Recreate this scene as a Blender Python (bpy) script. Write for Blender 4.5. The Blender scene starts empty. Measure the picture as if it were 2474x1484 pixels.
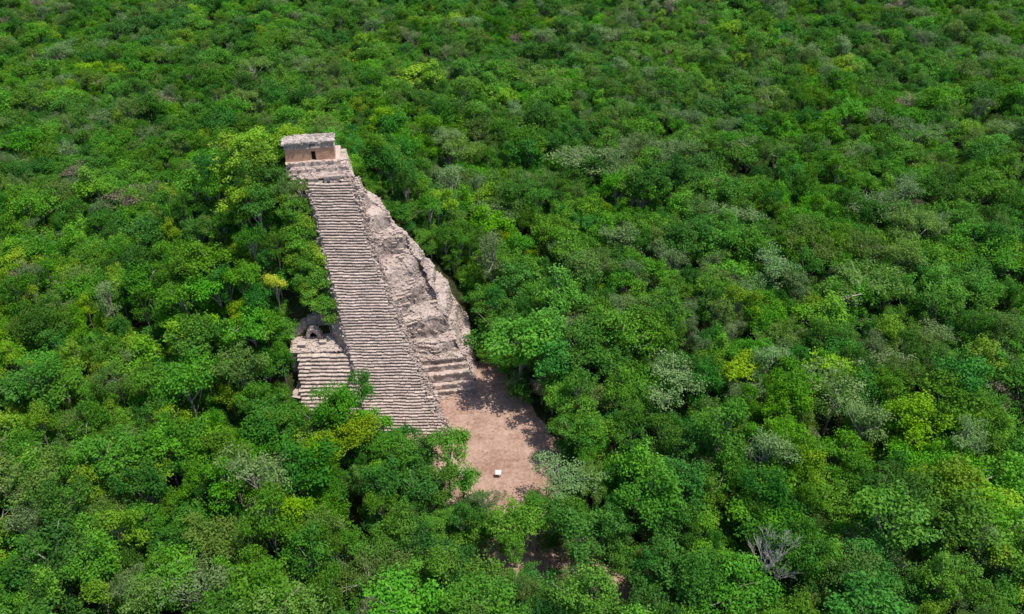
import bpy, math, random
import numpy as np
from mathutils import Vector, noise, Matrix
random.seed(7); rng=np.random.default_rng(7)
sc=bpy.context.scene
sc.view_settings.view_transform='Standard'
sc.view_settings.look='None'
sc.view_settings.exposure=0
COL=sc.collection

# ------------------------------------------------------------ camera
CAMZ=87.0; PITCH=34.0
cd=bpy.data.cameras.new("camera"); cam=bpy.data.objects.new("camera",cd); COL.objects.link(cam)
cam.location=(0,0,CAMZ); cam.rotation_euler=(math.radians(90-PITCH),0,0)
cd.lens=28.3; cd.sensor_width=36; cd.clip_end=9000; cd.clip_start=0.5
sc.camera=cam
SP,CP=math.sin(math.radians(PITCH)),math.cos(math.radians(PITCH))
def view(x,y,z):
    d=y*CP+(CAMZ-z)*SP; u=y*SP-(CAMZ-z)*CP
    if d<=1: return None
    return (1237+1942*x/d, 742-1942*u/d, d)

# ------------------------------------------------------------ light
w=bpy.data.worlds.new("World"); sc.world=w; w.use_nodes=True
nt=w.node_tree; bg=nt.nodes['Background']; sky=nt.nodes.new('ShaderNodeTexSky'); sky.sky_type='NISHITA'
sky.sun_disc=False
sundir=Vector((0.34,-0.07,0.93)).normalized()
sky.sun_elevation=math.asin(sundir.z); sky.sun_rotation=math.atan2(sundir.x,sundir.y)
nt.links.new(sky.outputs[0],bg.inputs[0]); bg.inputs[1].default_value=0.15
sl=bpy.data.lights.new("sun",'SUN'); sl.energy=5.0; sl.angle=math.radians(0.6); sl.color=(1,0.94,0.84)
so=bpy.data.objects.new("sun",sl); COL.objects.link(so); so.rotation_euler=sundir.to_track_quat('Z','Y').to_euler()
so.location=(0,60,200)

# ------------------------------------------------------------ materials
def newmat(name):
    m=bpy.data.materials.new(name); m.use_nodes=True
    n=m.node_tree; n.nodes.clear()
    return m,n,n.nodes.new,n.links.new
def leafmat(name,c1,c2,trans=0.36):
    m,n,N,L=newmat(name)
    out=N('ShaderNodeOutputMaterial'); att=N('ShaderNodeAttribute'); att.attribute_name='tint'
    oi=N('ShaderNodeObjectInfo'); geo=N('ShaderNodeNewGeometry')
    nz=N('ShaderNodeTexNoise'); nz.inputs['Scale'].default_value=0.035; nz.inputs['Detail'].default_value=3
    L(geo.outputs['Position'],nz.inputs['Vector'])
    mix=N('ShaderNodeMix'); mix.data_type='RGBA'
    mix.inputs[6].default_value=(*c1,1); mix.inputs[7].default_value=(*c2,1)
    L(att.outputs['Fac'],mix.inputs[0])
    hs=N('ShaderNodeHueSaturation')
    mr=N('ShaderNodeMapRange'); mr.inputs[3].default_value=0.482; mr.inputs[4].default_value=0.508; L(oi.outputs['Random'],mr.inputs[0])
    ms=N('ShaderNodeMapRange'); ms.inputs[1].default_value=0.3; ms.inputs[2].default_value=0.7; ms.inputs[3].default_value=0.94; ms.inputs[4].default_value=1.07; L(nz.outputs['Fac'],ms.inputs[0])
    mu=N('ShaderNodeMath'); mu.operation='MULTIPLY'; mu.inputs[1].default_value=7.31; L(oi.outputs['Random'],mu.inputs[0])
    fr=N('ShaderNodeMath'); fr.operation='FRACT'; L(mu.outputs[0],fr.inputs[0])
    mv=N('ShaderNodeMapRange'); mv.inputs[3].default_value=0.84; mv.inputs[4].default_value=1.40; L(fr.outputs[0],mv.inputs[0])
    L(mr.outputs[0],hs.inputs['Hue']); L(ms.outputs[0],hs.inputs['Saturation']); L(mv.outputs[0],hs.inputs['Value']); L(mix.outputs[2],hs.inputs['Color'])
    d=N('ShaderNodeBsdfPrincipled'); d.inputs['Roughness'].default_value=0.6; d.inputs['Specular IOR Level'].default_value=0.12
    t=N('ShaderNodeBsdfTranslucent'); L(hs.outputs[0],d.inputs['Base Color']); L(hs.outputs[0],t.inputs['Color'])
    mx=N('ShaderNodeMixShader'); mx.inputs[0].default_value=trans
    L(d.outputs[0],mx.inputs[1]); L(t.outputs[0],mx.inputs[2]); L(mx.outputs[0],out.inputs[0])
    return m
def rockmat(name,dark,light,scale=1.0,bump=0.5,tintamt=0.5,dust=None,stain=0.0):
    m,n,N,L=newmat(name)
    out=N('ShaderNodeOutputMaterial'); geo=N('ShaderNodeNewGeometry'); att=N('ShaderNodeAttribute'); att.attribute_name='tint'
    a=N('ShaderNodeTexNoise'); a.inputs['Scale'].default_value=0.45*scale; a.inputs['Detail'].default_value=8; a.inputs['Roughness'].default_value=0.7
    b=N('ShaderNodeTexNoise'); b.inputs['Scale'].default_value=3.0*scale; b.inputs['Detail'].default_value=5; b.inputs['Roughness'].default_value=0.7
    L(geo.outputs['Position'],a.inputs['Vector']); L(geo.outputs['Position'],b.inputs['Vector'])
    s=N('ShaderNodeMath'); s.operation='ADD'; L(a.outputs['Fac'],s.inputs[0]); L(b.outputs['Fac'],s.inputs[1])
    s2=N('ShaderNodeMath'); s2.operation='MULTIPLY_ADD'; L(att.outputs['Fac'],s2.inputs[0]); s2.inputs[1].default_value=tintamt; L(s.outputs[0],s2.inputs[2])
    mr=N('ShaderNodeMapRange'); mr.inputs[1].default_value=0.80; mr.inputs[2].default_value=1.22+tintamt*0.9; L(s2.outputs[0],mr.inputs[0])
    mix=N('ShaderNodeMix'); mix.data_type='RGBA'; mix.inputs[6].default_value=(*dark,1); mix.inputs[7].default_value=(*light,1)
    L(mr.outputs[0],mix.inputs[0]); colout=mix.outputs[2]
    if dust:
        sx=N('ShaderNodeSeparateXYZ'); L(geo.outputs['Normal'],sx.inputs[0])
        m2=N('ShaderNodeMapRange'); m2.inputs[1].default_value=0.78; m2.inputs[2].default_value=0.97; m2.inputs[4].default_value=.8; L(sx.outputs[2],m2.inputs[0])
        mx2=N('ShaderNodeMix'); mx2.data_type='RGBA'; L(m2.outputs[0],mx2.inputs[0]); L(colout,mx2.inputs[6]); mx2.inputs[7].default_value=(*dust,1); colout=mx2.outputs[2]
    if stain:
        c=N('ShaderNodeTexNoise'); c.inputs['Scale'].default_value=0.33; c.inputs['Detail'].default_value=6; c.inputs['Roughness'].default_value=0.75
        L(geo.outputs['Position'],c.inputs['Vector'])
        m3=N('ShaderNodeMapRange'); m3.inputs[1].default_value=0.50; m3.inputs[2].default_value=0.66; m3.inputs[4].default_value=stain; L(c.outputs['Fac'],m3.inputs[0])
        mx3=N('ShaderNodeMix'); mx3.data_type='RGBA'; L(m3.outputs[0],mx3.inputs[0]); L(colout,mx3.inputs[6]); mx3.inputs[7].default_value=(.10,.085,.075,1); colout=mx3.outputs[2]
    d=N('ShaderNodeBsdfPrincipled'); d.inputs['Roughness'].default_value=0.95; d.inputs['Specular IOR Level'].default_value=0.1
    L(colout,d.inputs['Base Color'])
    bp=N('ShaderNodeBump'); bp.inputs['Strength'].default_value=bump; bp.inputs['Distance'].default_value=0.3; L(b.outputs['Fac'],bp.inputs['Height']); L(bp.outputs[0],d.inputs['Normal'])
    L(d.outputs[0],out.inputs[0]); return m

STONE=rockmat("weathered_limestone",(0.20,0.155,0.135),(0.62,0.505,0.45),1,.5,.5,None,.25)
STEP=rockmat("step_limestone",(0.28,0.22,0.19),(0.64,0.525,0.465),1,.5,.6,None,.28)
CORE=rockmat("crevice_shade",(0.03,0.023,0.02),(0.07,0.055,0.048))  # painted near-black to put shade into the gaps behind the steps
GREYROCK=rockmat("flank_limestone",(0.16,0.128,0.112),(0.54,0.44,0.395),1.0,0.8,0.35,(0.58,0.47,0.415),.35)
STUCCO=rockmat("ochre_stucco",(0.42,0.24,0.16),(0.60,0.38,0.27),1.0,0.2,0.0)
ROOFM=rockmat("roof_stone",(0.18,0.15,0.135),(0.60,0.52,0.47),1,.5,.5,None,.5)
DIRT=rockmat("red_dirt",(0.26,0.155,0.115),(0.46,0.32,0.255),0.5,0.15,0.0)
DARK=rockmat("painted_interior_shade",(0.01,0.008,0.007),(0.03,0.02,0.018))  # near-black colour painted in for the shade inside door and niches
LITTER=rockmat("forest_floor",(0.014,0.026,0.008),(0.06,0.065,0.025),0.5,0.4,0.0)
BARK=rockmat("bark",(0.20,0.175,0.15),(0.46,0.42,0.37),1.0,0.2,0.0)
DEADW=rockmat("dead_wood",(0.36,0.33,0.31),(0.60,0.56,0.53),1.0,0.2,0.0)
WHITE=rockmat("white_paint",(0.6,0.58,0.55),(0.78,0.76,0.73),1.0,0.0,0.0)

# ------------------------------------------------------------ mesh helpers
class MB:
    def __init__(s): s.v=[]; s.f=[]; s.t=[]; s.m=[]
    def add(s,vs,fs,t=0.5,mi=0):
        o=len(s.v); s.v+= [tuple(v) for v in vs]; s.t+=[t]*len(vs)
        s.f+=[tuple(i+o for i in f) for f in fs]; s.m+=[mi]*len(fs)
    def stone(s,c,d,rot=0.0,j=0.15,t=None,tilt=0.0):
        if t is None: t=random.random()
        cr,sr=math.cos(rot),math.sin(rot); vs=[]
        ta,tb=random.uniform(-tilt,tilt),random.uniform(-tilt,tilt)
        for sx in(-1,1):
            for sy in(-1,1):
                for sz in(-1,1):
                    x=sx*d[0]/2*(1-random.random()*j); y=sy*d[1]/2*(1-random.random()*j); z=sz*d[2]/2*(1-random.random()*j)
                    z+=x*ta+y*tb
                    vs.append((c[0]+x*cr-y*sr,c[1]+x*sr+y*cr,c[2]+z))
        s.add(vs,[(0,1,3,2),(4,6,7,5),(0,4,5,1),(2,3,7,6),(0,2,6,4),(1,5,7,3)],t)
    def tube(s,pts,rad,n=6,t=0.5):
        vs=[];fs=[]
        for i,p in enumerate(pts):
            p=Vector(p); a=Vector(pts[max(i-1,0)]); b=Vector(pts[min(i+1,len(pts)-1)])
            q=(b-a).to_track_quat('Z','Y')
            for k in range(n):
                an=2*math.pi*k/n; vs.append(p+q@Vector((math.cos(an)*rad[i],math.sin(an)*rad[i],0)))
        for i in range(len(pts)-1):
            for k in range(n):
                k2=(k+1)%n; fs.append((i*n+k,i*n+k2,(i+1)*n+k2,(i+1)*n+k))
        fs.append(tuple(range((len(pts)-1)*n,len(pts)*n)))
        s.add(vs,fs,t)
    def rough_slab(s,o,ux,uy,z0,z1,res=0.5,amp=0.15,t=0.5,taper=0.0):
        ux=Vector(ux);uy=Vector(uy);o=Vector(o); h=z1-z0
        def P(a,b,c):
            k=taper*c; a2=a+(0.5-a)*2*k/max(ux.length,.1); b2=b+(0.5-b)*2*k/max(uy.length,.1)
            p=o+ux*a2+uy*b2; v=Vector((p.x,p.y,z0+h*c))
            nn=noise.noise_vector(v*0.9)+0.6*noise.noise_vector(v*2.7)
            return v+Vector((nn.x,nn.y,nn.z*0.7))*amp
        nx=max(2,int(ux.length/res)); ny=max(2,int(uy.length/res)); nz=max(1,int(h/res))
        def grid(fn,n1,n2):
            vs=[fn(i/n1,j/n2) for i in range(n1+1) for j in range(n2+1)]
            fs=[(i*(n2+1)+j,(i+1)*(n2+1)+j,(i+1)*(n2+1)+j+1,i*(n2+1)+j+1) for i in range(n1) for j in range(n2)]
            s.add(vs,fs,t)
        grid(lambda a,b:P(a,b,1),nx,ny)
        grid(lambda a,c:P(a,0,c),nx,nz); grid(lambda a,c:P(a,1,c),nx,nz)
        grid(lambda b,c:P(0,b,c),ny,nz); grid(lambda b,c:P(1,b,c),ny,nz)
    def mesh(s,name,mats):
        me=bpy.data.meshes.new(name); me.from_pydata(s.v,[],s.f)
        at=me.attributes.new('tint','FLOAT','POINT'); at.data.foreach_set('value',s.t)
        for m in mats: me.materials.append(m)
        if len(mats)>1: me.polygons.foreach_set('material_index',s.m)
        me.update(); return me
def obj(name,me,parent=None,loc=None):
    o=bpy.data.objects.new(name,me); COL.objects.link(o)
    if parent: o.parent=parent
    if loc: o.location=loc
    return o
def empty(name,loc,label,cat):
    o=bpy.data.objects.new(name,None); COL.objects.link(o); o.location=loc; o.empty_display_size=1
    o["label"]=label; o["category"]=cat; return o
def child(name,mb,mats,par):
    o=obj(name,mb.mesh(name,mats),par)
    o.location=(-par.location[0],-par.location[1],-par.location[2]) if par.parent is None else (0,0,0)
    return o

# ------------------------------------------------------------ terrain
MC=(-37.5,131.0)
def mound(x,y):
    d=math.hypot((x-MC[0])*(0.9 if x<MC[0] else 1.0),(y-MC[1]))
    k=max(0.0,1-max(0,d-5)/30.0)
    return 26.5*(k*k*(3-2*k)*0.35+k*0.65)
def gz(x,y): return mound(x,y)
xs=sorted(set([-3500,-2000,-1200,-800,-500,-350,-250]+list(range(-180,181,3))+[250,350,500,800,1200,2000,3500]))
ys=sorted(set([-1500,-800,-400,-200,-100,-50]+list(range(0,221,3))+[250,300,400,600,900,1500,2500,4000,6500]))
mb=MB(); ny=len(ys)
vs=[(x,y,gz(x,y)) for x in xs for y in ys]
fs=[(i*ny+j,(i+1)*ny+j,(i+1)*ny+j+1,i*ny+j+1) for i in range(len(xs)-1) for j in range(ny-1)]
mb.add(vs,fs); g=obj("ground",mb.mesh("ground",[LITTER])); g["kind"]="structure"; g["label"]="dark leaf littered forest floor rising to a mound"; g["category"]="ground"

def smooth_poly(pts,amp,step=1.0):
    out=[]
    for i in range(len(pts)):
        a=Vector(pts[i]);b=Vector(pts[(i+1)%len(pts)]); n=max(1,int((b-a).length/step))
        for k in range(n):
            p=a.lerp(b,k/n); nn=noise.noise_vector(Vector((p.x,p.y,0))*0.35); out.append((p.x+nn.x*amp,p.y+nn.y*amp))
    return out
plaza=[(-22,90.5),(-14,87),(-12,79),(-10,70),(-12,63),(-4,60),(3,66),(10,62),(13,54),(17,56),(15,66),(9,72),(8,80),(9.5,87),(7,93),(4,99),(1,104),(-3,112),(-8,112),(-14,104),(-22,97)]
pp=smooth_poly(plaza,1.3)
mb=MB(); mb.add([(x,y,0.02) for x,y in pp],[tuple(range(len(pp)))])
for k in range(520):
    x=random.uniform(-12,8); y=random.uniform(62,103)
    if (x>4 and y>95) or (x<-9 and y<80): continue
    z=random.uniform(.08,.30); mb.stone((x,y,.03),(z*1.4,z,z*.6),random.uniform(-3,3),.4,tilt=.2)
pl=obj("plaza_ground",mb.mesh("plaza_ground",[DIRT])); pl["kind"]="structure"; pl["label"]="bare reddish dirt plaza at the foot of the pyramid"; pl["category"]="ground"

# ------------------------------------------------------------ pyramid
def SL(z): return Vector((-22.1-0.362*z,93.2+0.887*z,z))
def SR(z): return Vector((-10.9-0.524*z-1.1*math.sin(math.pi*z/30),93.2+0.887*z,z))
pyr=empty("pyramid",(-20,112,0),"tall ruined limestone stepped pyramid with steep stairway above jungle","pyramid")

def stairs(mb,Lf,Rf,z0,z1,rise,depth,wav=0.10):
    n=int(round((z1-z0)/rise))
    for i in range(n):
        z=z0+i*rise; a=Lf(z); b=Rf(z); d=(b-a); L=d.length; d.normalize(); back=Vector((-d.y,d.x,0)); rot=math.atan2(d.y,d.x)
        s=-random.random()*0.4; rz=random.uniform(-.02,.02); row=random.uniform(-.12,.12)
        while s<L+.1:
            wd=random.uniform(0.30,1.15); c=a+d*(s+wd/2)
            wear=noise.noise(Vector((c.x*0.35,z*0.35,13)))
            off=noise.noise(Vector((c.x*0.6,z*1.0,3)))*.14+random.uniform(-.05,.05)+max(0,wear-.15)*.25
            zz=z+rise*0.5+rz+noise.noise(Vector((c.x*0.25,z*0.13,9)))*0.13+random.uniform(-.025,.025)-max(0,wear-.2)*.2
            mb.stone((c+back*(depth/2+off)).to_tuple()[:2]+(zz,),(wd*random.uniform(.96,1.03),depth,rise*random.uniform(.36,.54)),rot+random.uniform(-.04,.04),0.08,t=min(1,max(0,random.uniform(.3,1)+row)),tilt=0.03)
            s+=wd
N_CORE=40
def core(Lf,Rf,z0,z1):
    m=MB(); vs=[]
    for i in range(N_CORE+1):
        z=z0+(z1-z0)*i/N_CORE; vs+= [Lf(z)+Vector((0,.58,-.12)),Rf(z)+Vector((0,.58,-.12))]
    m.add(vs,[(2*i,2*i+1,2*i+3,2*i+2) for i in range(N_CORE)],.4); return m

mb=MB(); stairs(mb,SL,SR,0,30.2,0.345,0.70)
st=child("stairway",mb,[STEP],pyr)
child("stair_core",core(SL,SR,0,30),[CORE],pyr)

def rubble_line(mb,fn,n,spread,size,lift=0.2):
    for i in range(n):
        z=random.uniform(0,30); p=fn(z); s=random.uniform(*size)
        mb.stone((p.x+random.gauss(0,spread),p.y+random.gauss(0,spread*.5)+.3,p.z+lift+random.gauss(0,.15)),(s*random.uniform(.7,1.5),s*random.uniform(.7,1.3),s*random.uniform(.5,1)),random.uniform(-.6,.6),0.35,tilt=0.25)

def interp(tab,s):
    S=[0,.2,.45,.7,1.0]
    for i in range(4):
        if s<=S[i+1]+1e-9:
            k=(s-S[i])/(S[i+1]-S[i]); return Vector(tab[i]).lerp(Vector(tab[i+1]),k)
    return Vector(tab[-1])
L0=[tuple(SR(30*s)+Vector((0,0,-.15))) for s in [0,.2,.45,.7,1.0]]
L1=[(-16.0,103.4,-.3),(-17.3,106.2,5.0),(-19.4,110.0,12.2),(-22.4,115.1,19.7),(-26.6,121.7,29.1)]
L2=[(-6.3,104.6,-.3),(-8.4,108.0,5.0),(-13.0,114.6,13.2),(-17.8,119.4,21.0),(-26.6,125,29.6)]
L3=[(-6,107,-.5),(-7.4,116,2.4),(-8.6,120.8,5.2),(-13.8,122.6,13),(-26.4,127.5,28.6)]
L4=[(-5.8,110,-.9),(-6.8,120,-.9),(-8.4,126,-.8),(-12.5,129,4.5),(-27,133,22)]
TT=[0,.15,.60,.85,1.0]; LL=(L0,L1,L2,L3,L4)
def flankP(s,t):
    A=[interp(L,s) for L in LL]
    for i in range(4):
        if t<=TT[i+1]+1e-9:
            k=(t-TT[i])/(TT[i+1]-TT[i]); p=A[i].lerp(A[i+1],k); break
    z=p.z; inner=max(0.0,min(1.0,(t-.13)/.05))
    bay=noise.noise(Vector((p.x*.17+3,z*.19,5.1)))
    if .15<t<.6: p.y+=max(0,bay)*2.8*inner
    if t>.45: p.x-=max(0,noise.noise(Vector((1,p.y*.14,z*.38))))*3.2*min(1,(t-.45)*4)
    er=noise.noise(Vector((p.x*.16,p.y*.08,z*.08)))*1.2+noise.noise(Vector((p.x*.6,p.y*.6,4)))*.4
    stp=3.5; q=(z+er)/stp; fl=math.floor(q); fr=q-fl
    fr2=max(0,min(1,(fr-0.48)/0.30)); fr2=fr2*fr2*(3-2*fr2)
    zq=(fl+fr2)*stp-er
    keep=.45+1.0*noise.noise(Vector((p.x*.14,z*.14,11)))
    amt=max(.2,min(.9,keep+.2))*inner*(1 if t<.60 else .75)
    if z<1.5: amt*=max(0,z/1.5)
    p.z=z*(1-amt)+zq*amt
    v=p.copy(); nv=noise.noise_vector(v*.40)*.32+noise.noise_vector(v*1.1)*.24+noise.noise_vector(v*2.9)*.18
    return p+Vector((nv.x,nv.y,nv.z*.6))*(.35+.65*inner)
def loft(mb,fn,ns,ntt,t=0.5):
    vs=[fn(i/ns,j/ntt) for i in range(ns+1) for j in range(ntt+1)]
    fs=[(i*(ntt+1)+j,i*(ntt+1)+j+1,(i+1)*(ntt+1)+j+1,(i+1)*(ntt+1)+j) for i in range(ns) for j in range(ntt)]
    o=len(mb.t); mb.add(vs,fs,t)
    for k,v in enumerate(vs): mb.t[o+k]=max(0,min(1,.5+1.1*noise.noise(Vector(v)*.22)))
mb=MB(); loft(mb,flankP,320,190)
for i in range(2600):
    s=random.random(); t=.14+random.random()**1.2*.8; p=flankP(s,min(t,1))
    if noise.noise(p*.2)<-.15: continue
    z=random.choice([.12,.15,.2,.25,.3,.38])
    mb.stone(p,(z*random.uniform(.8,1.6),z*random.uniform(.8,1.4),z*random.uniform(.6,1)),random.uniform(-3,3),.35,tilt=.3)
for i in range(1300):
    s=random.random(); t=.16+.42*random.random(); z=round(30*s/.55)*.55
    p=flankP(min(1,z/30),t)
    if noise.noise(Vector((p.x*.3,z*.25,2)))<.02: continue
    mb.stone((p.x,p.y-.08,round(p.z/.4)*.4),(random.uniform(.4,.9),random.uniform(.3,.5),random.uniform(.2,.34)),.17,.12,t=random.uniform(.6,1),tilt=.04)
for k in range(620):
    s=random.random(); p=flankP(s,.59+random.gauss(0,.014)); z=random.uniform(.2,.45)
    mb.stone(p,(z*1.3,z,z*.8),random.uniform(-1,1),.35,t=random.uniform(.6,1),tilt=.3)
child("rubble_flank",mb,[GREYROCK],pyr)
mb=MB()
rubble_line(mb,lambda z:SR(z)+Vector((.62,.4,-.12)),3400,.45,(.14,.40),.28)
rubble_line(mb,lambda z:SL(z)+Vector((-.1,.3,-.1)),1000,.3,(.2,.45))
child("balustrade_rubble",mb,[STONE],pyr)
def leftP(s,t):
    z=30*s; a=SL(z); b=a+Vector((-1.6,.8,-2.2)); c=a+Vector((-4.5,5,-8))
    p=a.lerp(b,t*2) if t<.5 else b.lerp(c,t*2-1)
    p.z=max(p.z,-.6); nv=noise.noise_vector(p*.6)*.5+noise.noise_vector(p*1.9)*.25
    return p+nv*min(1,t*6+.2)
mb=MB(); loft(mb,leftP,120,24)
child("rubble_flank",mb,[GREYROCK],pyr)

th=math.radians(9.6); UX=Vector((math.cos(th),math.sin(th))); UY=Vector((-math.sin(th),math.cos(th)))
mb=MB()
o=Vector((-17.0,101.6))
for i,(zz,dy) in enumerate([(.8,0),(1.6,.7),(3.2,1.5),(4.1,2.6),(5.0,3.3)]):
    oo=o+UY*dy; wd=11.2-.38*i
    mb.rough_slab(oo,UX*wd,UY*(6.5-dy),-.2,zz,.4,.22,random.random(),.10)
    s=0
    while s<wd-.2:
        q=random.uniform(.35,.8); p=oo+UX*(s+q/2)+UY*random.uniform(.12,.24); s+=q
        if random.random()<.28: continue
        mb.stone((p.x,p.y,zz+.03),(q*.95,random.uniform(.35,.6),.32),th,.15,tilt=.08)
for k in range(300):
    p=o+UX*random.uniform(1,10.8)+UY*random.uniform(3.6,6.5); z=random.uniform(.2,.5)
    mb.stone((p.x,p.y,5.1),(z*1.3,z,z*.7),random.uniform(-1,1),.3,tilt=.2)
for k in range(140):
    p=o+UX*random.uniform(1,12)+UY*random.uniform(-1.0,.5); z=random.uniform(.12,.38)
    mb.stone((p.x,p.y,.08),(z*1.3,z,z*.7),random.uniform(-1,1),.3,tilt=.2)
child("terrace",mb,[STONE],pyr)

# summit platform
mb=MB()
c0=Vector((-38.0,121.4))
mb.rough_slab(c0+UX*2.2,UX*9.2,UY*10,28.0,30.1,.4,.36,.6,.6)
mb.rough_slab(c0+UY*2.4+UX*1.4,UX*9.3,UY*8.0,29,30.7,.4,.24,.8,.1)
mb.rough_slab(c0+UY*3.6+UX*.6,UX*9.2,UY*7.0,29,31.35,.4,.16,.9,.1)
for k in range(560):
    p=c0+UX*random.uniform(1.2,11.2)+UY*random.uniform(-.8,4.2); s=random.uniform(.15,.42)
    v=(p-c0).dot(UY); zz=29.6 if v<0 else 30.1 if v<2.4 else (30.7 if v<3.6 else 31.35)
    mb.stone((p.x,p.y,zz+.06),(s*1.4,s,s*.6),th+random.uniform(-.3,.3),.3,tilt=.15)
for (u,v,wd,h) in [(4.4,-.6,1.6,.4),(7.0,-.5,2.6,.55)]:
    mb.rough_slab(c0+UX*u+UY*v,UX*wd,UY*.7,29.2,30.0+h,.4,.10,.4)
child("summit_platform",mb,[STONE],pyr)

# temple
T0=Vector((-38.1,126.2)); W=8.2; D=3.2; Z=31.3
temple=bpy.data.objects.new("temple",None); COL.objects.link(temple); temple.parent=pyr; temple.location=(-pyr.location[0],-pyr.location[1],0)
def box(mb,u0,u1,v0,v1,z0,z1,amp=.04,t=.5,res=.4): mb.rough_slab(T0+UX*u0+UY*v0,UX*(u1-u0),UY*(v1-v0),z0,z1,res,amp,t)
mb=MB()
box(mb,0,4.3,0,D,Z-.3,Z+2.2); box(mb,5.0,W,0,D,Z-.3,Z+2.2); box(mb,4.25,5.05,.02,D,Z+1.65,Z+2.18); box(mb,4.2,5.1,1.2,D-.05,Z-.3,Z+1.8,0)
child("wall",mb,[STUCCO],temple)
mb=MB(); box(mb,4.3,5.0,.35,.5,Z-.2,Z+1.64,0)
child("doorway_shade",mb,[DARK],temple)  # dark panel closing the opening, its colour stands in for interior shade
mb=MB()
box(mb,-.10,W+.10,-.10,D+.15,Z+2.2,Z+2.40,.06,.8); box(mb,.0,W,-.02,D,Z+2.40,Z+3.1,.08,.4)
box(mb,-.25,W+.2,-.16,D+.2,Z+3.1,Z+3.36,.26,.8)
for k in range(260):
    p=T0+UX*random.uniform(-.2,W+.2)+UY*random.uniform(-.2,D+.15); s=random.uniform(.12,.4)
    mb.stone((p.x,p.y,Z+3.36),(s*1.7,s,s*.6),th+random.uniform(-.5,.5),.3,t=random.uniform(.0,1),tilt=.2)
child("roof",mb,[ROOFM],temple)
mb=MB(); box(mb,4.2,5.1,-.05,.1,Z+2.55,Z+2.90,0,.0); child("niche_shade",mb,[DARK],temple)  # dark block set on the frieze, painted as the shade of a recess

# side platform with ruined chamber
plat=empty("stone_platform",(-31,100,0),"low ruined stone platform with steps and curved wall beside pyramid stairway","stone platform")
mb=MB(); A=lambda z:Vector((-32.4-.20*z,93.0+1.06*z,z)); B=lambda z:Vector((-21.2-.6*z,93.2+1.04*z,z))
stairs(mb,A,B,0,8.8,0.42,0.90)
child("stairway",mb,[STEP],plat)
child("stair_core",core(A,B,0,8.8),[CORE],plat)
mb=MB()
mb.rough_slab((-35.6,102.6),Vector((10.2,.6)),Vector((-.8,7)),3,9.0,.5,.16,.6)
mb.rough_slab((-34.7,97.5),Vector((1.8,0)),Vector((0,7)),-.3,4,.5,.5,.6)
for k in range(200):
    x=random.uniform(-35.5,-26.5); y=random.uniform(102.8,106.5); z=random.uniform(.12,.4)
    mb.stone((x,y,9.06),(z*1.3,z,z*.6),random.uniform(-1,1),.3,tilt=.2)
child("platform_floor",mb,[GREYROCK],plat)
mb=MB(); n=28
for i in range(n):
    k=i/(n-1); x=-36.4+9.4*k; y=106.6+2.2*math.sin(k*math.pi*.8); h=1.0+3.2*min(1,k*1.5)**.8
    mb.rough_slab((x,y),(.46,.05),(-.05,1.1),8.4,9.0+h+random.uniform(-.2,.2),.4,.14,random.random())
child("curved_wall",mb,[STONE],plat)
mb=MB()
c=Vector((-32.4,106.4,9.0))
for lay in range(3):
    for i in range(10):
        a=math.pi*i/9; r=.95+.02*lay; mb.stone((c.x+math.cos(a)*r,c.y+.4*lay,c.z+.2+math.sin(a)*1.45),(.6,.55,.55),0,.2,t=random.uniform(.4,1))
child("vault",mb,[STONE],plat)
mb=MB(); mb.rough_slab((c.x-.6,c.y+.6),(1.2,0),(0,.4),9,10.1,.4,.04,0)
child("niche_shade",mb,[DARK],plat)  # dark block filling the vault, painted in place of its shade
def altar(x,y,z,s,label):
    e=empty("stone_altar",(x,y,z),label,"altar"); mb=MB()
    mb.rough_slab((x-.6*s,y-.4*s),(1.2*s,.1),(-.1,.8*s),z-.05,z+.55*s,.3,.05,.4); o=child("altar_block",mb,[STONE],e)
    mb=MB(); mb.rough_slab((x-.7*s,y-.5*s),(1.4*s,.1),(-.1,1.0*s),z+.55*s,z+.75*s,.3,.04,.9); child("altar_top",mb,[STEP],e)
altar(-33.8,104.2,9.0,.9,"small square grey altar stone on the side platform")
altar(-30.6,105.0,9.0,.8,"small square grey altar stone on the side platform")
e=empty("low_altar",(-8.5,84.8,0),"low ruined pale stone base on the dirt plaza","altar")
mb=MB(); mb.rough_slab((-10.6,83.8),(4.6,.2),(-.15,2.1),-.05,.34,.3,.13,.8); child("stone_base",mb,[STONE],e)
e=empty("information_sign",(-2,84.3,0),"small white tilted information panel on posts on dirt plaza","sign")
mb=MB(); a0,a1=-2.42,-1.58
mb.add([(a0,84.0,.75),(a1,84.0,.75),(a1,84.6,1.1),(a0,84.6,1.1),(a0,84.0,.7),(a1,84.0,.7),(a1,84.6,1.05),(a0,84.6,1.05)],[(0,1,2,3),(7,6,5,4),(0,4,5,1),(1,5,6,2),(2,6,7,3),(3,7,4,0)])
child("panel",mb,[WHITE],e)
for x in(-2.3,-1.7):
    mb=MB(); mb.tube([(x,84.3,0),(x,84.3,.87)],[.05,.05],6); child("post",mb,[BARK],e)

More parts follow.
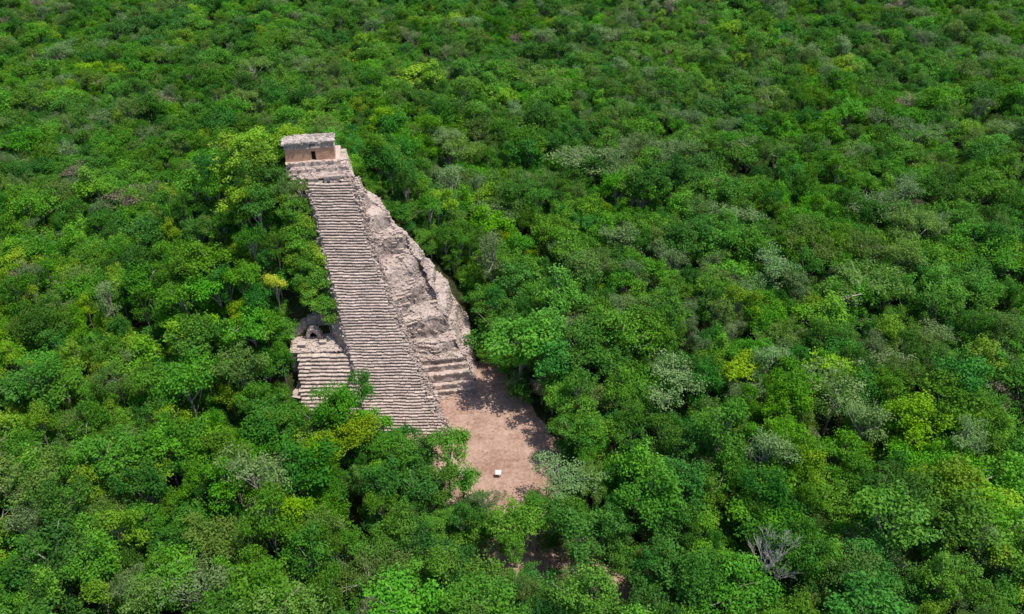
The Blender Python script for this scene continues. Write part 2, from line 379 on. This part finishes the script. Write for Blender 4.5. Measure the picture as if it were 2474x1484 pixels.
# ------------------------------------------------------------ trees
def crown_data(seed,R,HC,ZC,K,cr,nl,ls,rag=.30):
    r=np.random.default_rng(seed)
    nL=r.integers(4,8); ang=np.arange(nL)*2*math.pi/nL+r.normal(0,.5,nL)
    lr=R*r.uniform(.30,.85,nL); lobes=np.stack([np.cos(ang)*lr,np.sin(ang)*lr,r.uniform(-.55,.50,nL)*HC],1)
    lobes=np.vstack([lobes,[[r.normal(0,.5),r.normal(0,.5),HC*r.uniform(.2,.55)]]]); lrad=np.append(r.uniform(.26,.52,nL),.45)
    C=[]
    for k in range(K):
        j=r.integers(0,len(lobes)); v=r.normal(0,1,3); v[2]=abs(v[2])*1.0-.25; v/=np.linalg.norm(v)
        C.append(lobes[j]+v*np.array([R,R,HC*.95])*lrad[j]*r.uniform(.4,1.3))
    C=np.array(C)+np.array([0,0,ZC]); 
    CR=r.uniform(cr[0],cr[1],len(C))*r.choice([.65,.9,1.15],len(C)); CT=r.random(len(C))
    P=[];Nn=[];T=[];S=[]
    for c,q,t in zip(C,CR,CT):
        n=int(nl*(q/cr[1])**2*r.uniform(.7,1.2))
        v=r.normal(0,1,(n,3)); v[:,2]=v[:,2]*.85+.30; v/=np.linalg.norm(v,axis=1)[:,None]
        st=r.uniform(.75,1.35,2)
        p=c+v*(q*(1.3-.9*r.random(n)**1.3)[:,None])*np.array([st[0],st[1],.68])+r.normal(0,.16,(n,3))
        nn=v*.7+r.normal(0,.45,(n,3))+np.array([0,0,.50]); nn/=np.linalg.norm(nn,axis=1)[:,None]
        P.append(p);Nn.append(nn);T.append(np.clip(t*.65+r.normal(.17,.18,n),0,1));S.append(r.uniform(ls[0],ls[1],n))
    P=np.vstack(P);Nn=np.vstack(Nn);T=np.concatenate(T);S=np.concatenate(S)
    a=np.cross(Nn,r.normal(0,1,Nn.shape)); a/=np.linalg.norm(a,axis=1)[:,None]; b=np.cross(Nn,a)
    a*=S[:,None]; b*=(S*.62)[:,None]
    V=np.stack([P-a,P-b,P+a,P+b],1).reshape(-1,3)
    return V,np.repeat(T,4),C
def trunk_mb(seed,C,ZC,HC,rad,lean=.4,nlimb=7):
    rn=random.Random(seed); mb=MB()
    top=Vector((rn.uniform(-lean,lean),rn.uniform(-lean,lean),ZC-HC*.15)); pts=[];rr=[]
    for i in range(6):
        k=i/5; pts.append((top.x*k+rn.uniform(-.12,.12)*(i>0),top.y*k+rn.uniform(-.12,.12)*(i>0),top.z*k-.3*(i==0))); rr.append(rad*(1.25-.85*k))
    mb.tube(pts,rr,7)
    idx=list(range(len(C))); rn.shuffle(idx)
    for j in idx[:nlimb]:
        c=Vector(C[j])+Vector((0,0,rn.uniform(.0,.7))); k=rn.uniform(.5,.95); s=Vector(pts[0]).lerp(Vector(pts[5]),k); m=s.lerp(c,.5)+Vector((0,0,rn.uniform(-.3,.5)))
        mb.tube([s,m,c],[rad*.42,rad*.30,rad*.14],5)
    return mb
species=[
 ("mid green",   (0.045,0.172,0.014),(0.128,0.330,0.030),dict(R=3.8,HC=2.9,ZC=9.4,K=70,cr=(.48,.95),nl=118,ls=(.12,.22))),
 ("dark green",  (0.025,0.115,0.014),(0.084,0.245,0.028),dict(R=3.6,HC=3.0,ZC=9.0,K=72,cr=(.48,.92),nl=118,ls=(.12,.21))),
 ("bright yellow-green",(0.115,0.262,0.015),(0.275,0.455,0.032),dict(R=3.4,HC=2.7,ZC=9.2,K=64,cr=(.48,.92),nl=112,ls=(.12,.22))),
 ("olive green", (0.072,0.168,0.027),(0.172,0.305,0.060),dict(R=4.0,HC=2.6,ZC=9.6,K=84,cr=(.42,.80),nl=100,ls=(.10,.18))),
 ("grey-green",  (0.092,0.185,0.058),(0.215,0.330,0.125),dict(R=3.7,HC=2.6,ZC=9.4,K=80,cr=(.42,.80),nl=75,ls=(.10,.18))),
 ("deep green",(0.025,0.125,0.017),(0.076,0.255,0.034),dict(R=3.5,HC=3.1,ZC=8.8,K=66,cr=(.52,.98),nl=112,ls=(.13,.23))),
 ("fresh green", (0.054,0.212,0.014),(0.150,0.390,0.030),dict(R=3.6,HC=2.8,ZC=9.2,K=66,cr=(.52,.98),nl=118,ls=(.13,.23))),
 ("brownish sparse",(0.180,0.165,0.100),(0.320,0.285,0.190),dict(R=3.0,HC=2.3,ZC=9.3,K=60,cr=(.4,.8),nl=66,ls=(.09,.16))),
 ("yellow flowering",(0.36,0.42,0.03),(0.66,0.68,0.08),dict(R=3.0,HC=2.4,ZC=9.2,K=55,cr=(.45,.85),nl=100,ls=(.12,.20))),
 ("reddish",(0.17,0.07,0.035),(0.30,0.12,0.06),dict(R=3.0,HC=2.4,ZC=9.2,K=45,cr=(.4,.8),nl=60,ls=(.10,.18))),
]
NSH=3
srccol=bpy.data.collections.new("forest_sources")
variants=[]; TOPZ=[]
for si,(nm,c1,c2,kw) in enumerate(species):
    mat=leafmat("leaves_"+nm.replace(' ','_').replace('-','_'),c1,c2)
    for sh in range(NSH):
        seed=si*10+sh+1; k2=dict(kw); f=[1,1.12,.9][sh]
        k2['R']*=f; k2['HC']*=[1,.8,1.2][sh]; k2['ZC']*=[1,.97,1.05][sh]; k2['K']=int(k2['K']*[1,1.15,.95][sh])
        V,T,C=crown_data(seed,**k2); TOPZ.append(float(V[:,2].max()))
        nq=len(V)//4; F=np.arange(nq*4).reshape(nq,4)
        def build(name,V,T,extra=None):
            me=bpy.data.meshes.new(name)
            vv=V; tt=T
            if extra:
                ev=np.array(extra.v); vv=np.vstack([V,ev]); tt=np.concatenate([T,np.full(len(ev),.5)])
            faces=[tuple(q) for q in F.tolist()]
            if extra: faces+=[tuple(i+len(V) for i in f) for f in extra.f]
            me.from_pydata(vv.tolist(),[],faces)
            at=me.attributes.new('tint','FLOAT','POINT'); at.data.foreach_set('value',tt.astype(np.float32))
            me.materials.append(mat)
            if extra:
                me.materials.append(BARK); mi=np.zeros(len(faces),np.int32); mi[nq:]=1; me.polygons.foreach_set('material_index',mi)
            me.update(); return me
        tm=trunk_mb(seed,C,k2['ZC'],k2['HC'],.21,.5,[12,14,12][sh]+(8 if si in(3,4,7) else 0))
        cm=build("crown",V,T); trm=tm.mesh("trunk",[BARK])
        variants.append((cm,trm,si))
        so_=bpy.data.objects.new("tree_source",build("tree_source",V,T,tm)); srccol.objects.link(so_)

def inpoly(x,y,P):
    c=False; n=len(P)
    for i in range(n):
        x1,y1=P[i];x2,y2=P[i-1]
        if (y1>y)!=(y2>y) and x<(x2-x1)*(y-y1)/(y2-y1)+x1: c=not c
    return c
CLEAR=[(-38.5,88),(-26,88),(-14,87),(-11,80),(-7,73.5),(4.0,72.5),(6.5,78),(8.5,84),(8.5,92),(5.5,98),(0.5,102),(-2.5,111),(-4.5,124),(-9,129),(-16,131),(-26,133.5),(-42,133.5),(-42,127),(-38.5,121),(-36,116),(-37,112),(-39.5,110),(-39.0,100)]
TIGHT=[(-36.2,91),(-24,90),(-13,88.5),(-10,83),(-8,76),(4,74),(7,81),(9,86),(8,92),(4.5,98),(0,102),(-3,108),(-4.5,112),(-6,122),(-9.5,127),(-26,131.5),(-40,132),(-40,126),(-36.5,121),(-33.5,116),(-32.5,112.5),(-37.8,111),(-36.4,100)]
PATH=[(-7,70),(-10,65),(-5,62),(2,66),(9,62),(12,56),(15,57),(13,65),(8,70)]
DEADS=[(30.3,61.5)]
def pick(x,y,rn):
    n1=noise.noise(Vector((x*.018,y*.018,1.3))); n2=noise.noise(Vector((x*.03,y*.03,7.7)))
    w=[2.5,1.0,.22,.45,.30,.9,1.5,.05]
    if n1>0.08: w[2]+=.7*n1*4; w[6]+=1.2; w[3]+=.2
    if n1<-0.08: w[1]+=1.0; w[5]+=1.0
    if n2>0.1 : w[4]+=.6; w[3]+=.5
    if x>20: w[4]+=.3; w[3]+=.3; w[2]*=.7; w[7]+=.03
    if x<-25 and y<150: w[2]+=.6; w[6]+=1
    if y>170: w[3]+=.5; w[4]+=.5; w[0]+=.8; w[7]+=.04  # far trees picked paler and greyer, putting haze into the leaf colours
    s=rn.choices(range(8),w)[0]
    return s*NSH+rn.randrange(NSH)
rn=random.Random(5)
pts=[]
sp=3.8
yy=22.0
while yy<600:
    s=sp*(1.0 if yy<310 else 1.4)
    half=66+yy*.74
    xx=-half+rn.random()*s
    while xx<half:
        x=xx+rn.uniform(-.5,.5)*s; y=yy+rn.uniform(-.5,.5)*s
        ok=not inpoly(x,y,CLEAR)
        if ok and inpoly(x,y,PATH) and rn.random()<.5: ok=False
        for (dx,dy) in DEADS:
            if abs(x-dx)<2.4 and -4.2<y-dy<2: ok=False
        if ok:
            f=rn.choice([.45,.52,.60,.67,.74,.82,.93,1.18])*rn.uniform(.92,1.08)
            if s>sp: f*=1.22
            fz=f**.38*rn.uniform(.80,1.24)
            z=gz(x,y)-.1
            if z>8: fz=min(fz,1.0)
            if math.hypot(x-MC[0],y-MC[1]-2)<13: fz=min(fz,.70)
            if 58<y<80 and -14<x<12: fz*=.80; f*=.85
            if 80<y<92 and x<-12 and x>-27: fz*=.80
            if 80<y<92 and -40<x<=-27: fz*=.70
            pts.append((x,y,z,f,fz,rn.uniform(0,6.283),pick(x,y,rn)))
        xx+=s
    yy+=s*.93
special=[
 (-25.0,88.6,1.0,1.10,0,0),(-28.5,88.6,.7,.78,1,1),(-20.8,88.5,.85,.75,6,2),(-22.5,91.5,.70,1.10,1,2),(-17.5,85.5,.8,.62,0,1),(-14.5,84,.75,.60,6,0),(-33.5,90.2,.7,.72,6,0),(-38.3,93,.8,.85,1,0),(-38.4,98,.75,.9,0,0),(-38.8,103.5,.7,.98,6,1),(-35.6,95.5,.5,.58,0,2),(-36.5,101,.5,.75,6,2),
 (1.0,103.6,1.6,1.38,0,1),(6.5,99.0,1.2,1.15,5,0),(-1.8,113.5,1.1,.9,1,2),(8.0,93.0,.8,.9,0,1),
 (6.7,77.0,1.1,.80,4,1),(-8.8,80.8,.8,.98,6,0),(-12.3,81.5,.9,.84,1,1),(-6.6,77.4,.65,.72,6,2),(-10.2,76.5,.75,.72,0,2),(-3.4,74.4,.6,.58,4,0),(1.6,72,.6,.56,0,0),(-1.0,69,.7,.58,3,0),(6.2,72,.7,.65,1,0),
 (-42.5,128.5,1.15,.88,2,1),(-45.5,124,1.3,1.0,2,1),(-41.0,124.5,.9,.86,2,2),(-47,129,1.2,.95,2,0),(-43.5,119,1.0,.95,2,0),
 (-27.8,236.6,2.3,1.15,2,1),(-44,257,2.2,1.1,2,1),(17.4,172.8,1.8,1.25,4,1),(11.4,236.6,2.2,1.1,3,1),(-99,215,1.4,1.1,7,1),(-98,169.6,1.4,1.1,7,0),(-81.7,153.5,1.7,1.15,7,1),(-88.6,124,.9,1.1,7,0),
 (-37.7,108.4,.6,.84,8,0),(-14.7,70.6,.55,.75,9,0),(-11.5,69.5,.4,.65,9,1),(16.3,62.2,.35,.95,9,0),(48,95,1.5,1.1,4,1),(62,120,1.6,1.15,3,1),(75,150,1.6,1.1,4,0)]
forced=set()
for (x,y,f,fz,s_,sh) in special:
    forced.add(len(pts)); pts.append((x,y,gz(x,y)-.1,f,fz,rn.uniform(0,6.28),s_*NSH+sh))
for k in range(20):
    z=14.5+k*.80; p=SL(z); x=p.x-rn.uniform(2.0,3.0)-(k%2)*1.8; y=p.y+rn.uniform(0.4,1.6); g0=gz(x,y)
    v=rn.choice([0,0,1,2,2,6,6,3])*NSH+rn.randrange(NSH)
    topz=z+rn.uniform(.4,1.9)+(k%2)*1.2; fz=(topz-g0)/TOPZ[v]
    if fz<.35: g0=topz-.35*TOPZ[v]; fz=.35
    forced.add(len(pts)); pts.append((x,y,g0,rn.uniform(.52,.78),fz,rn.uniform(0,6.28),v))
vis=[]
for i,p in enumerate(pts):
    v=view(p[0],p[1],p[2]+9.5*p[4])
    if v and -40<v[0]<2514 and -40<v[1]<1530: vis.append((v[2]/p[3] if i not in forced else 0,i))
vis.sort(); hero=set(i for _,i in vis[:297])
LAB={0:"leafy mid green jungle tree with rounded crown",1:"dense dark green jungle tree in closed canopy",2:"bright yellow-green jungle tree",
 3:"olive green jungle tree with fine foliage",4:"pale grey-green jungle tree with airy crown",5:"deep green jungle tree in dense forest",
 6:"fresh green jungle tree with clumped foliage",7:"sparse brownish half-bare jungle tree",8:"small yellow flowering tree beside the pyramid",9:"small tree with reddish brown dry leaves"}
for i in sorted(hero):
    x,y,z,f,fz,r,v=pts[i]; cm,trm,si=variants[v]
    e=bpy.data.objects.new("jungle_tree",None); COL.objects.link(e); e.location=(x,y,z); e.rotation_euler=(0,0,r); e.scale=(f,f,fz)
    e["label"]=LAB[si]; e["category"]="tree"; e["group"]="jungle trees around the pyramid"
    for nm,me in(("trunk",trm),("crown",cm)):
        o=bpy.data.objects.new(nm,me); o.parent=e; COL.objects.link(o)
rest=[p for i,p in enumerate(pts) if i not in hero]
for k in range(3000):
    y=rn.uniform(30,260); x=rn.uniform(-1,1)*(50+y*.72)
    if inpoly(x,y,TIGHT) or inpoly(x,y,PATH): continue
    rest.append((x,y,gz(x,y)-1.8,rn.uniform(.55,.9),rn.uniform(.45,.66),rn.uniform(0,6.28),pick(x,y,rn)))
for k in range(1100):
    x=rn.uniform(-62,2); y=rn.uniform(88,142)
    if inpoly(x,y,TIGHT) or gz(x,y)<.5 and x>-35.5 and y<100: continue
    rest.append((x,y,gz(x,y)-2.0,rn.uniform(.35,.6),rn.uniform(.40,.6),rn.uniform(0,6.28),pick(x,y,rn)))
me=bpy.data.meshes.new("forest"); me.from_pydata([(p[0],p[1],p[2]) for p in rest],[],[])
a=me.attributes.new('scl','FLOAT_VECTOR','POINT'); a.data.foreach_set('vector',np.array([(p[3],p[3],p[4]) for p in rest],np.float32).ravel())
a=me.attributes.new('rot','FLOAT_VECTOR','POINT'); a.data.foreach_set('vector',np.array([(0,0,p[5]) for p in rest],np.float32).ravel())
a=me.attributes.new('idx','INT','POINT'); a.data.foreach_set('value',np.array([p[6] for p in rest],np.int32))
fo=obj("forest",me); fo["kind"]="stuff"; fo["label"]="dense green jungle canopy stretching into the distance"; fo["category"]="forest"
ng=bpy.data.node_groups.new("forest_scatter",'GeometryNodeTree')
ng.interface.new_socket('Geometry',in_out='INPUT',socket_type='NodeSocketGeometry'); ng.interface.new_socket('Geometry',in_out='OUTPUT',socket_type='NodeSocketGeometry')
gi=ng.nodes.new('NodeGroupInput'); go=ng.nodes.new('NodeGroupOutput'); ip=ng.nodes.new('GeometryNodeInstanceOnPoints'); ci=ng.nodes.new('GeometryNodeCollectionInfo')
ci.inputs[0].default_value=srccol; ci.inputs[1].default_value=True; ci.inputs[2].default_value=True
def na(n,t):
    q=ng.nodes.new('GeometryNodeInputNamedAttribute'); q.data_type=t; q.inputs[0].default_value=n; return q.outputs[0]
ng.links.new(gi.outputs[0],ip.inputs['Points']); ng.links.new(ci.outputs[0],ip.inputs['Instance']); ip.inputs['Pick Instance'].default_value=True
ng.links.new(na('idx','INT'),ip.inputs['Instance Index']); ng.links.new(na('rot','FLOAT_VECTOR'),ip.inputs['Rotation']); ng.links.new(na('scl','FLOAT_VECTOR'),ip.inputs['Scale'])
ng.links.new(ip.outputs[0],go.inputs[0])
md=fo.modifiers.new("scatter",'NODES'); md.node_group=ng

def dead(x,y,h,sp_,seed,label,thick=1.0):
    rr=random.Random(seed); z=gz(x,y)
    e=empty("dead_tree",(x,y,z),label,"tree")
    mb=MB(); mb.tube([(0,0,-.2),(.1,.1,h*.3),(-.1,.2,h*.62)],[.26*thick,.2*thick,.15*thick],7)
    br=MB()
    def grow(p,d,l,r,dep):
        q=p+d*l; m=p.lerp(q,.5)+Vector((rr.uniform(-1,1),rr.uniform(-1,1),rr.uniform(-.5,.5)))*l*.1
        br.tube([p,m,q],[r,r*.8,r*.6],5)
        if dep==0: return
        for k in range(3):
            nd=(d+Vector((rr.uniform(-1,1),rr.uniform(-1,1),rr.uniform(-.2,.8)))*.55).normalized(); grow(p.lerp(q,rr.uniform(.6,1)),nd,l*rr.uniform(.6,.8),r*.58,dep-1)
    for k in range(8):
        a=k*.8+rr.random(); grow(Vector((0,.1,h*rr.uniform(.36,.62))),Vector((math.cos(a)*sp_,math.sin(a)*sp_,1.1)).normalized(),h*.18,.10*thick,4)
    for nm,m in(("trunk",mb),("branches",br)):
        o=obj(nm,m.mesh(nm,[DEADW]),e)
dead(30.3,61.5,13.4,.55,8,"large bare pale grey dead tree with spreading branches",.9)
